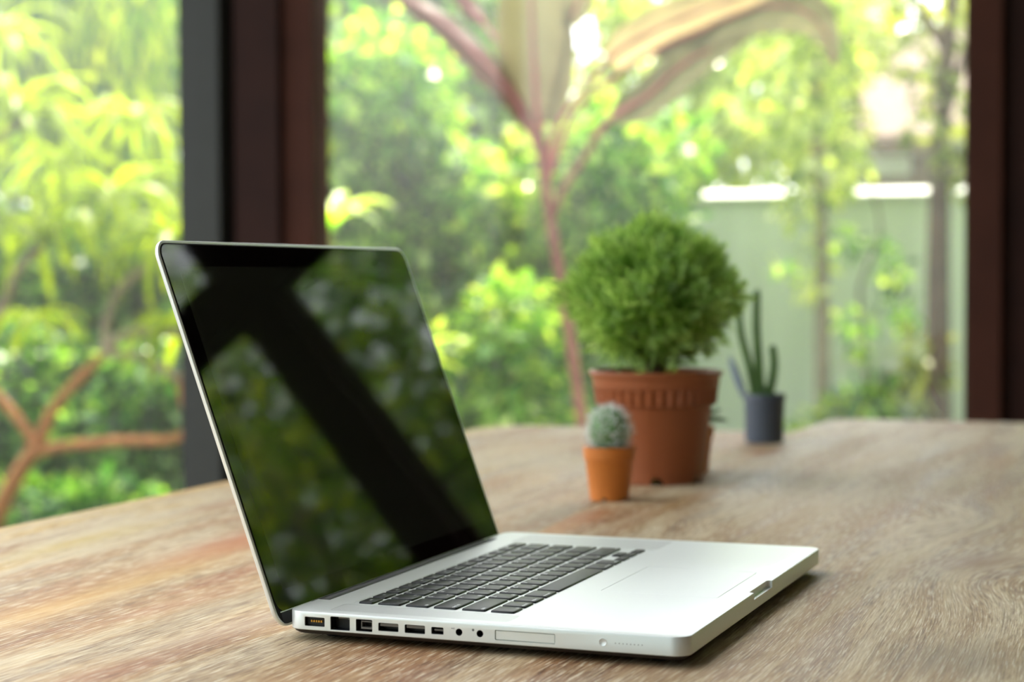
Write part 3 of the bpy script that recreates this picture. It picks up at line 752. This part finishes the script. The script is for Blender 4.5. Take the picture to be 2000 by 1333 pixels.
# lower cover, its shade put into the dark colour, and feet
bm = bmesh.new()
plate(bm, 0, 249, 0, 364, 10, [(16, -15.2), (9, -14.9), (4.5, -13.9), (2.0, -12.5), (1.3, -11.2)], n=8)
lobj('bottom_cover', bm, M_bottom, smooth=60)
for fx, fy in ((22, 24), (22, 340), (227, 24), (227, 340)):
    bm = bmesh.new(); lathe(bm, [(6.5, -17.5), (7.2, -16.6), (7.2, -14.6)], 20, cap_bottom=True, cap_top=True)
    for v in bm.verts: v.co.x += fx; v.co.y += fy
    lobj('foot', bm, M_rubber)
# port liners, contacts
def lbox(name, x0, x1, y0, y1, z0, z1, m, parent=lap, bev=0):
    return lobj(name, box(bmesh.new(), x0, x1, y0, y1, z0, z1, bev), m, parent)
def liner(name, k, depth=7.5):
    x0, x1, z0, z1 = ports[k]; t_ = .35
    bm = bmesh.new()
    box(bm, x0 - .0, x1 + .0, depth, depth + 1, z0, z1)
    box(bm, x0 - t_, x0 + .12, .9, depth, z0, z1); box(bm, x1 - .12, x1 + t_, .9, depth, z0, z1)
    box(bm, x0, x1, .9, depth, z0 - t_, z0 + .12); box(bm, x0, x1, .9, depth, z1 - .12, z1 + t_)
    return lobj(name, bm, M_port)
pp = liner('power_port', 'power', 3.0)
x0, x1, z0, z1 = ports['power']
for i in range(5):
    lbox('contact', x0 + 3.6 + i * 1.6, x0 + 4.6 + i * 1.6, 1.2, 3.2, -6.3, -5.1, M_gold, pp)
pe = liner('ethernet_port', 'ethernet')
lbox('contact_block', 33, 39, 4, 7, -3.6, -2.3, M_port_grey, pe); lbox('contact', 40.6, 42.0, 1.5, 4, -3.4, -2.3, M_port_grey, pe)
pf = liner('firewire_port', 'firewire')
bm = bmesh.new(); box(bm, 49.0, 56.4, 1.6, 6, -8.3, -7.2); box(bm, 49.0, 56.4, 1.6, 6, -4.2, -3.5); box(bm, 49.0, 49.6, 1.6, 6, -7.2, -4.2); box(bm, 55.9, 56.4, 1.6, 6, -7.2, -4.2)
lobj('connector_tongue', bm, M_port_grey, pf)
for k in ('usb_a', 'usb_b'):
    pu = liner('usb_port', k); x0, x1, z0, z1 = ports[k]
    lbox('connector_tongue', x0 + .9, x1 - .5, 1.0, 6.5, z1 - 2.1, z1 - .5, M_port_grey, pu)
pd_ = liner('display_port', 'display')
lbox('connector_tongue', 96.4, 102.2, 1.2, 6, -6.2, -5.2, M_port_grey, pd_)
for cx in (112.4, 125.4):
    bm = bmesh.new()
    def circ(r_, yy): return [(cx + r_ * math.cos(a_ * math.pi / 10), yy, -5.9 + r_ * math.sin(a_ * math.pi / 10)) for a_ in range(20)]
    loft(bm, [circ(2.08, .15), circ(1.75, .5), circ(1.7, 6.5)], cap=False); bm.faces.new([bm.verts.new(p) for p in circ(1.7, 6.5)])
    lobj('audio_jack', bm, M_port)
# small printed marks beside the audio jacks
bm = bmesh.new(); box(bm, 107.6, 108.6, -.06, .02, -4.1, -3.7); box(bm, 109.0, 109.4, -.06, .02, -4.3, -3.5); lobj('printed_mark', bm, M_groove)
bm = bmesh.new(); loft(bm, [[(121.2 + .75 * math.cos(a_ * math.pi / 6), yy, -4.0 + .75 * math.sin(a_ * math.pi / 6)) for a_ in range(12)] for yy in (-.05, .02)]); lobj('printed_mark', bm, M_groove)
lobj('card_slot_door', loft(bmesh.new(), [[(x, yy, z) for x, z in rrect(135.2, 170.9, -8.4, -3.5, .4, 3)] for yy in (.35, 1.95)]), M_alu)
# battery button and its row of lights
bm = bmesh.new(); loft(bm, [[(199.8 + r_ * math.cos(a_ * math.pi / 12), yy, -5.6 + r_ * math.sin(a_ * math.pi / 12)) for a_ in range(24)] for r_, yy in ((2.45, .05), (2.45, -.1), (2.2, -.18), (2.0, -.02))])
lobj('battery_button', bm, M_alu, smooth=40)
for i in range(8):
    x = 207.3 + i * 2.23
    bm = bmesh.new(); loft(bm, [[(x + .3 * math.cos(a_ * math.pi / 4), yy, -5.8 + .3 * math.sin(a_ * math.pi / 4)) for a_ in range(8)] for yy in (.05, -.04)])
    lobj('indicator_light', bm, M_groove)
# speaker strips, trackpad, hinge
for y0, y1 in ((9.2, 30.8), (311.7, 354.8)):
    lobj('speaker_grille', plate(bmesh.new(), 24.2, 138.8, y0, y1, 2.8, [(0, -.24), (0, -.03)], n=4), M_grille)
lobj('trackpad_gap_shade', plate(bmesh.new(), 155.45, 232.15, 129.25, 234.75, 2.5, [(0, -.59), (0, -.28)], n=5), M_groove)  # grey plate paints the shade in the gap around the trackpad
lobj('trackpad', plate(bmesh.new(), 155.75, 231.85, 129.55, 234.45, 2.3, [(0, -.6), (0, -.12), (.12, 0)], n=5), M_alu_pad, smooth=30)
bm = bmesh.new()
rings = []
for yy in (41.5, 322.5):
    rings.append([(-1.4 + 5.0 * math.cos(a_ * math.pi / 10), yy, -5.8 + 5.0 * math.sin(a_ * math.pi / 10)) for a_ in range(20)])
lobj('hinge_cover', loft(bm, rings), M_port, smooth=40)

# keys
U = 18.69; GAP = 3.3; KY0 = 36.5
rows = [  # back edge x, depth, list of (width units, legend, second legend)
    (30.4, 9.6, [('esc', 1.036)] + [('F%d' % i, 1.036) for i in range(1, 13)] + [('⏏', 1.036)]),
    (43.2, 15.1, [(c, 1) for c in '`1234567890-='] + [('delete', 1.5)]),
    (61.7, 15.1, [('tab', 1.5)] + [(c, 1) for c in 'QWERTYUIOP[]\\']),
    (80.2, 15.1, [('caps lock', 1.75)] + [(c, 1) for c in "ASDFGHJKL;'"] + [('return', 1.75)]),
    (98.7, 15.1, [('shift', 2.25)] + [(c, 1) for c in 'ZXCVBNM,./'] + [('shift', 2.25)]),
    (117.3, 15.1, [('fn', 1), ('control', 1), ('option', 1), ('command', 1.25), ('', 5), ('command', 1.25), ('option', 1)]),
]
THAI = dict(zip("`1234567890-=QWERTYUIOP[]\\ASDFGHJKL;'ZXCVBNM,./", "_ๅ/-ภถุึคตจขชๆไำพะัีรนยบลฃฟหกดเ้่าสวงผปแอิืทมใฝ"))
key_cache = {}
def key_mesh(dx, dy):
    k = (round(dx, 2), round(dy, 2))
    if k not in key_cache:
        bm = bmesh.new()
        plate(bm, -dx / 2, dx / 2, -dy / 2, dy / 2, 1.1, [(0, -.3), (.1, .4), (.45, .86), (.8, .95)], n=3)
        scale_bm(bm, 0)
        me = bpy.data.meshes.new('key'); bm.to_mesh(me); bm.free(); me.materials.append(M_key); finish(me, 40)
        key_cache[k] = me
    return key_cache[k]
txt_cache = {}
def text_mesh(s, size):
    if (s, size) not in txt_cache:
        cu = bpy.data.curves.new('legend', 'FONT'); cu.body = s; cu.size = size * mm; cu.resolution_u = 2; cu.extrude = 0.00002
        to = bpy.data.objects.new('legend', cu); COL.objects.link(to)
        d2 = bpy.context.evaluated_depsgraph_get(); me = bpy.data.meshes.new_from_object(to.evaluated_get(d2))
        bpy.data.objects.remove(to); me.materials.clear(); me.materials.append(M_leg)
        if len(me.vertices):
            co = np.empty(len(me.vertices) * 3, np.float32); me.vertices.foreach_get('co', co); co = co.reshape(-1, 3)
            w_ = co[:, 0].max() - co[:, 0].min(); x0_ = co[:, 0].min(); hh = co[:, 1].max(); h0 = co[:, 1].min()
        else: w_ = x0_ = hh = h0 = 0
        txt_cache[(s, size)] = (me, w_, x0_, hh, h0)
    return txt_cache[(s, size)]
def legend(k, s, size, ax, ay, dx, dy):
    """ax: -1 left .. 1 right, ay: -1 near the user .. 1 far edge"""
    me, w_, x0_, hh, h0 = text_mesh(s, size)
    if not len(me.vertices): return
    m_ = 1.5 * mm
    tx = {-1: -dy / 2 * mm + m_, 0: -w_ / 2, 1: dy / 2 * mm - m_ - w_}[ax] - x0_
    ty = {-1: -dx / 2 * mm + m_ - h0, 0: -(hh + h0) / 2, 1: dx / 2 * mm - m_ - hh}[ay]
    o = bpy.data.objects.new('legend', me); link(o, k, (-ty, tx, .95 * mm + .00001)); o.rotation_euler = (0, 0, R(90))
def add_key(xb, dx, y, dy, s, second=None):
    k = bpy.data.objects.new('key', key_mesh(dx, dy)); link(k, lap, ((xb + dx / 2) * mm, (y + dy / 2) * mm, LB * mm))
    if s:
        if len(s) > 2 and s != 'esc' and not s.startswith('F'):
            legend(k, s, 3.0, -1 if y < 170 else 1, -1, dx, dy)
        elif dx < 12: legend(k, s, 2.6, 0, 0, dx, dy)
        elif second: legend(k, s, 4.6, -1, 1, dx, dy); legend(k, second, 4.6, 1, -1, dx, dy)
        else: legend(k, s, 3.0, 1, -1, dx, dy)
for xb, dx, row in rows:
    y = KY0
    for s, un in row:
        wdt = un * U - GAP
        add_key(xb, dx, y, wdt, s, THAI.get(s) if len(s) == 1 else None)
        y += un * U
ya = KY0 + 11.5 * U
hw_ = 7.2
for i, (c, up_) in enumerate((('◂', 0), ('▾', 0), ('▸', 0))):
    add_key(117.3 + 7.9, hw_, ya + i * U, U - GAP, c)
add_key(117.3, hw_, ya + U, U - GAP, '▴')

# lid: s runs down the screen from its top edge, w across, t behind the glass
th = R(20.0)
Lu = Vector((math.sin(th), 0, -math.cos(th))); Ln = Vector((math.cos(th), 0, math.sin(th)))
LP0 = Vector((-87.8, 0, 221.4 + LB))
def lid_bm(bm):
    """vertices given as (s, w, t) with t towards the viewer"""
    for v in bm.verts:
        s_, w_, t_ = v.co
        v.co = (LP0 + Lu * s_ + Vector((0, w_, 0)) + Ln * t_) * mm
    bmesh.ops.recalc_face_normals(bm, faces=bm.faces)
    return bm
lid = obj('lid', lid_bm(plate(bmesh.new(), -1.8, 247.4, -1.8, 365.8, 12, [(14, -6.0), (8, -5.2), (3.6, -4.2), (1.2, -3.2), (.3, -2.4), (0, -1.1), (0, -.4), (.2, -.1), (.5, 0)], n=8)), M_alu, lap, smooth=40)
obj('gasket', lid_bm(plate(bmesh.new(), .2, 246, .2, 363.8, 9, [(0, -.2), (0, .12), (.3, .2)], n=8)), M_rubber, lid)
gl = obj('screen_bezel', lid_bm(plate(bmesh.new(), 1.2, 238, 1.2, 362.8, 8, [(0, .0), (0, .5)], n=8)), M_bezel, lid)
obj('display', lid_bm(plate(bmesh.new(), 15.6, 225.6, 14.6, 349.4, .3, [(0, .3), (0, .515)], n=2)), M_disp, lid)
obj('bezel_edge', lid_bm(plate(bmesh.new(), 238.0, 238.7, 4, 360, .2, [(0, .1), (0, .55)], n=2)), M_alu, lid)
obj('hinge_strip', lid_bm(plate(bmesh.new(), 239, 245.6, 4, 360, 2.0, [(0, .1), (0, .45)], n=3)), M_port, lid)

# ------------------------------------------------------------------ pots
def pot(name, mat, t, prof_out, wall, notches, nseg=72, slots=None, notch_h=.006, floor_z=.006):
    """prof_out: outer profile (r, z) bottom to rim; slots = (k0, k1, count, depth)"""
    inner = [(r - wall, z) for r, z in reversed(prof_out) if z > floor_z]
    prof = list(prof_out) + inner + [(prof_out[0][0] - wall, floor_z)]
    def rad(k, i, a_, r, z):
        if k == 0 and notches:
            ph = (a_ / (2 * math.pi) * notches + .32) % 1.0
            if ph < .2: z += notch_h
        if slots and slots[0] <= k <= slots[1]:
            ph = (i % (nseg // slots[2])) / (nseg // slots[2])
            if ph >= .5: r -= slots[3]
        return r, z
    bm = bmesh.new(); lathe(bm, prof, nseg, rad, cap_top=True)
    bmesh.ops.recalc_face_normals(bm, faces=bm.faces)
    return obj(name, bm, mat, t, smooth=35)
def soil(t, r, z):
    bm = bmesh.new(); lathe(bm, [(r, z - .004), (r, z), (r * .6, z + .002), (r * .2, z + .003)], 28, cap_bottom=True, cap_top=True)
    return obj('soil', bm, M_soil, t, smooth=60)

# big terracotta pot with round shrub
bp_ = thing('potted_shrub', 'large terracotta coloured pot with round feathery green shrub, biggest pot on table', 'potted plant', (at(1281, 850, .905).x, .905, TT))
pot('pot', M_terra, bp_, [(.0495, 0), (.0503, .010), (.0590, .0795), (.0600, .0815), (.0640, .0825), (.0645, .0835), (.0662, .0995), (.0668, .1005), (.0680, .1100), (.0690, .1125), (.0712, .1140), (.0716, .1165), (.0705, .1180)], .0028, 6, 144, (5, 6, 36, .003), notch_h=.008)
soil(bp_, .0635, .108)
cz = .205
bm = bmesh.new()
twp = []
for i in range(22):
    d = Vector((random.gauss(0, 1), random.gauss(0, 1), random.uniform(.2, 1.6))).normalized()
    e = Vector((d.x * .075, d.y * .075, .125 + d.z * .11))
    tube(bm, [(d.x * .004, d.y * .004, .106), (d.x * .014, d.y * .014, .13), tuple(e)], .0028, .0008, n=5)
obj('stems', bm, M_twig, bp_)['kind'] = 'stuff'
# feathery sprays: a flat fan of needles each
def sprays(n, c, rad, ln):
    q = unit(rng.normal(size=(n, 3)) + np.array([0, 0, .1])); rr = .30 + .70 * rng.random(n) ** .5
    lump = 1 + .13 * np.sin(q[:, 0] * 7 + 1) * np.cos(q[:, 2] * 6) + .10 * np.sin(q[:, 1] * 11 + q[:, 2] * 5)
    P0 = np.array(c) + q * (rr * lump)[:, None] * np.array(rad)
    D0 = unit(q * .8 + np.array([0, 0, .45]) + rng.normal(size=(n, 3)) * .35)
    N0 = unit(np.cross(D0, rng.normal(size=(n, 3)))); S0 = np.cross(D0, N0)
    Ps, Ds, Ns, Ls = [], [], [], []
    for j in range(6):
        f = j / 6
        for sgn in (-1, 1):
            P_ = P0 + D0 * (ln * f); Dj = unit(D0 * .75 + S0 * sgn * (.75 - .4 * f) + rng.normal(size=(n, 3)) * .1)
            Ps.append(P_); Ds.append(Dj); Ns.append(N0); Ls.append(ln * (.62 - .38 * f) * (.8 + .4 * rng.random(n)))
    Ps.append(P0); Ds.append(D0); Ns.append(N0); Ls.append(np.full(n, ln * 1.15))
    P, D, N, L = map(np.concatenate, (Ps, Ds, Ns, Ls))
    return leaf_quads(P, D, N, L, np.maximum(L * .15, .0011))
V, Fq = sprays(4000, (-.004, -.006, .196), (.081, .081, .069), .018)
keep = V.reshape(-1, 4, 3)[:, :, 2].min(1) > .112
Vk = V.reshape(-1, 4, 3)[keep].reshape(-1, 3); nk = np.arange(len(Vk) // 4)[:, None] * 4
Fk = np.concatenate([nk + np.array([[0, 1, 2]]), nk + np.array([[0, 2, 3]])], 0)
npobj('foliage', Vk, Fk, M_thuja, bp_)['kind'] = 'stuff'

def small_pot(t):
    pot('pot', M_orange, t, [(.0190, 0), (.0196, .006), (.0234, .0385), (.0238, .0392), (.0246, .0396), (.0251, .0425), (.0257, .0500), (.0258, .0515), (.0250, .0520)], .0014, 5, 60, notch_h=.0035, floor_z=.003)
# small orange pot, cactus with white spines
c1 = thing('potted_cactus', 'tiny orange pot with round white spined cactus, in front of big terracotta pot', 'potted plant', (at(1190, 930, .729).x, .729, TT))
small_pot(c1); soil(c1, .0232, .047)
bm = bmesh.new(); bmesh.ops.create_uvsphere(bm, u_segments=40, v_segments=26, radius=1)
tub = []
for i in range(190):
    z_ = 1 - 2 * (i + .5) / 190; a_ = 2.399963 * i; q_ = math.sqrt(1 - z_ * z_); tub.append(Vector((q_ * math.cos(a_), q_ * math.sin(a_), z_)))
for v in bm.verts:
    d = v.co.normalized(); best = max(d.dot(t_) for t_ in tub)
    k = 1 + .09 * max(0, (best - .985) / .015)
    v.co = Vector((d.x * .0175 * k, d.y * .0175 * k, .0665 + d.z * .0215 * k))
obj('cactus_body', bm, M_cactus, c1, smooth=179)
nS = []
for t_ in tub:
    if t_.z < -.6: continue
    b_ = Vector((t_.x * .0188, t_.y * .0188, .0665 + t_.z * .0230))
    for j in range(7):
        d = (t_ * .55 + Vector((random.gauss(0, .6), random.gauss(0, .6), random.gauss(.1, .5)))).normalized()
        nS.append((b_, d, random.uniform(.0055, .0105)))
P = np.array([x[0] for x in nS]); D = np.array([x[1] for x in nS]); L = np.array([x[2] for x in nS])
V, Fq = leaf_quads(P, D, unit(np.cross(D, rng.normal(size=D.shape))), L, np.full(len(L), .0007))
npobj('spines', V, Fq, M_spine, c1)['kind'] = 'stuff'
# second small orange pot, mostly hidden
c2 = thing('potted_succulent', 'tiny orange pot with striped spiky succulent, hidden behind big terracotta pot', 'potted plant', (at(1350, 880, 1.0).x, 1.0, TT), rz=.6)
small_pot(c2); soil(c2, .0232, .047)
for i in range(16):
    f = i / 16; lf = blade_mesh('succulent_blade', M_haw, .044 - .014 * f, .0095, .5 - f * .9, n=5, fold=.8, z0=.35 + f * .9)
    o = bpy.data.objects.new('leaf', lf); link(o, c2, (0, 0, .049)); o.rotation_euler = (0, 0, 2.399963 * i)
    sol = o.modifiers.new('thick', 'SOLIDIFY'); sol.thickness = .0022
# dark grey pot with three-stemmed cactus
c3 = thing('grey_potted_cactus', 'slim dark grey pot with upright three stemmed green cactus at table end', 'potted plant', (at(1493, 820, 1.392).x, 1.392, TT))
pot('pot', M_greypot, c3, [(.0245, 0), (.0250, .004), (.0262, .052), (.0264, .0555), (.0275, .0562), (.0278, .0625), (.0272, .0635)], .0014, 0, 48, floor_z=.003)
soil(c3, .0252, .056)
kpx = .0006675           # metres per photo pixel at this pot
def SP(u, v): return Vector(((u - 1493) * kpx * .934, (u - 1493) * kpx * .359, .0635 + (772 - v) * kpx))
for pts, r_ in (([(1486, 790), (1482, 720), (1477, 640), (1478, 566)], .0066), ([(1476, 785), (1464, 720), (1446, 650), (1440, 572)], .0055), ([(1497, 790), (1508, 745), (1512, 710), (1508, 676)], .0066)):
    bm = bmesh.new(); tube(bm, smooth_path([SP(*p) for p in pts], 5), r_, r_ * .72, n=10, ribs=.1); obj('stem', bm, M_stem_cactus, c3, smooth=50)
bm = bmesh.new(); bmesh.ops.create_uvsphere(bm, u_segments=20, v_segments=14, radius=1)
mid = SP(1440, 742); tip = (SP(1425, 700) - SP(1456, 786)); ax = tip.normalized()
sx = Vector((.6, -.8, .2)); sx = (sx - ax * sx.dot(ax)).normalized(); sz = ax.cross(sx)
for v in bm.verts: v.co = mid + ax * (v.co.z * tip.length * .52) + sx * (v.co.x * .0095) + sz * (v.co.y * .0036)
o = obj('cactus_pad', bm, M_pad, c3, smooth=179); o['label'] = 'leaning blue grey cactus pad'

# repeats of one kind belong together
for o in list(COL.objects):
    n = o.name.split('.')[0]
    if o.parent is None and n in ('broadleaf_tree', 'leafy_shrub', 'slender_tree', 'strap_leaf_plant'):
        o['group'] = {'broadleaf_tree': 'trees beyond the garden wall', 'leafy_shrub': 'leafy shrubs of the garden',
                      'slender_tree': 'slender trees before the garden wall', 'strap_leaf_plant': 'arching strap leaved plants'}[n]
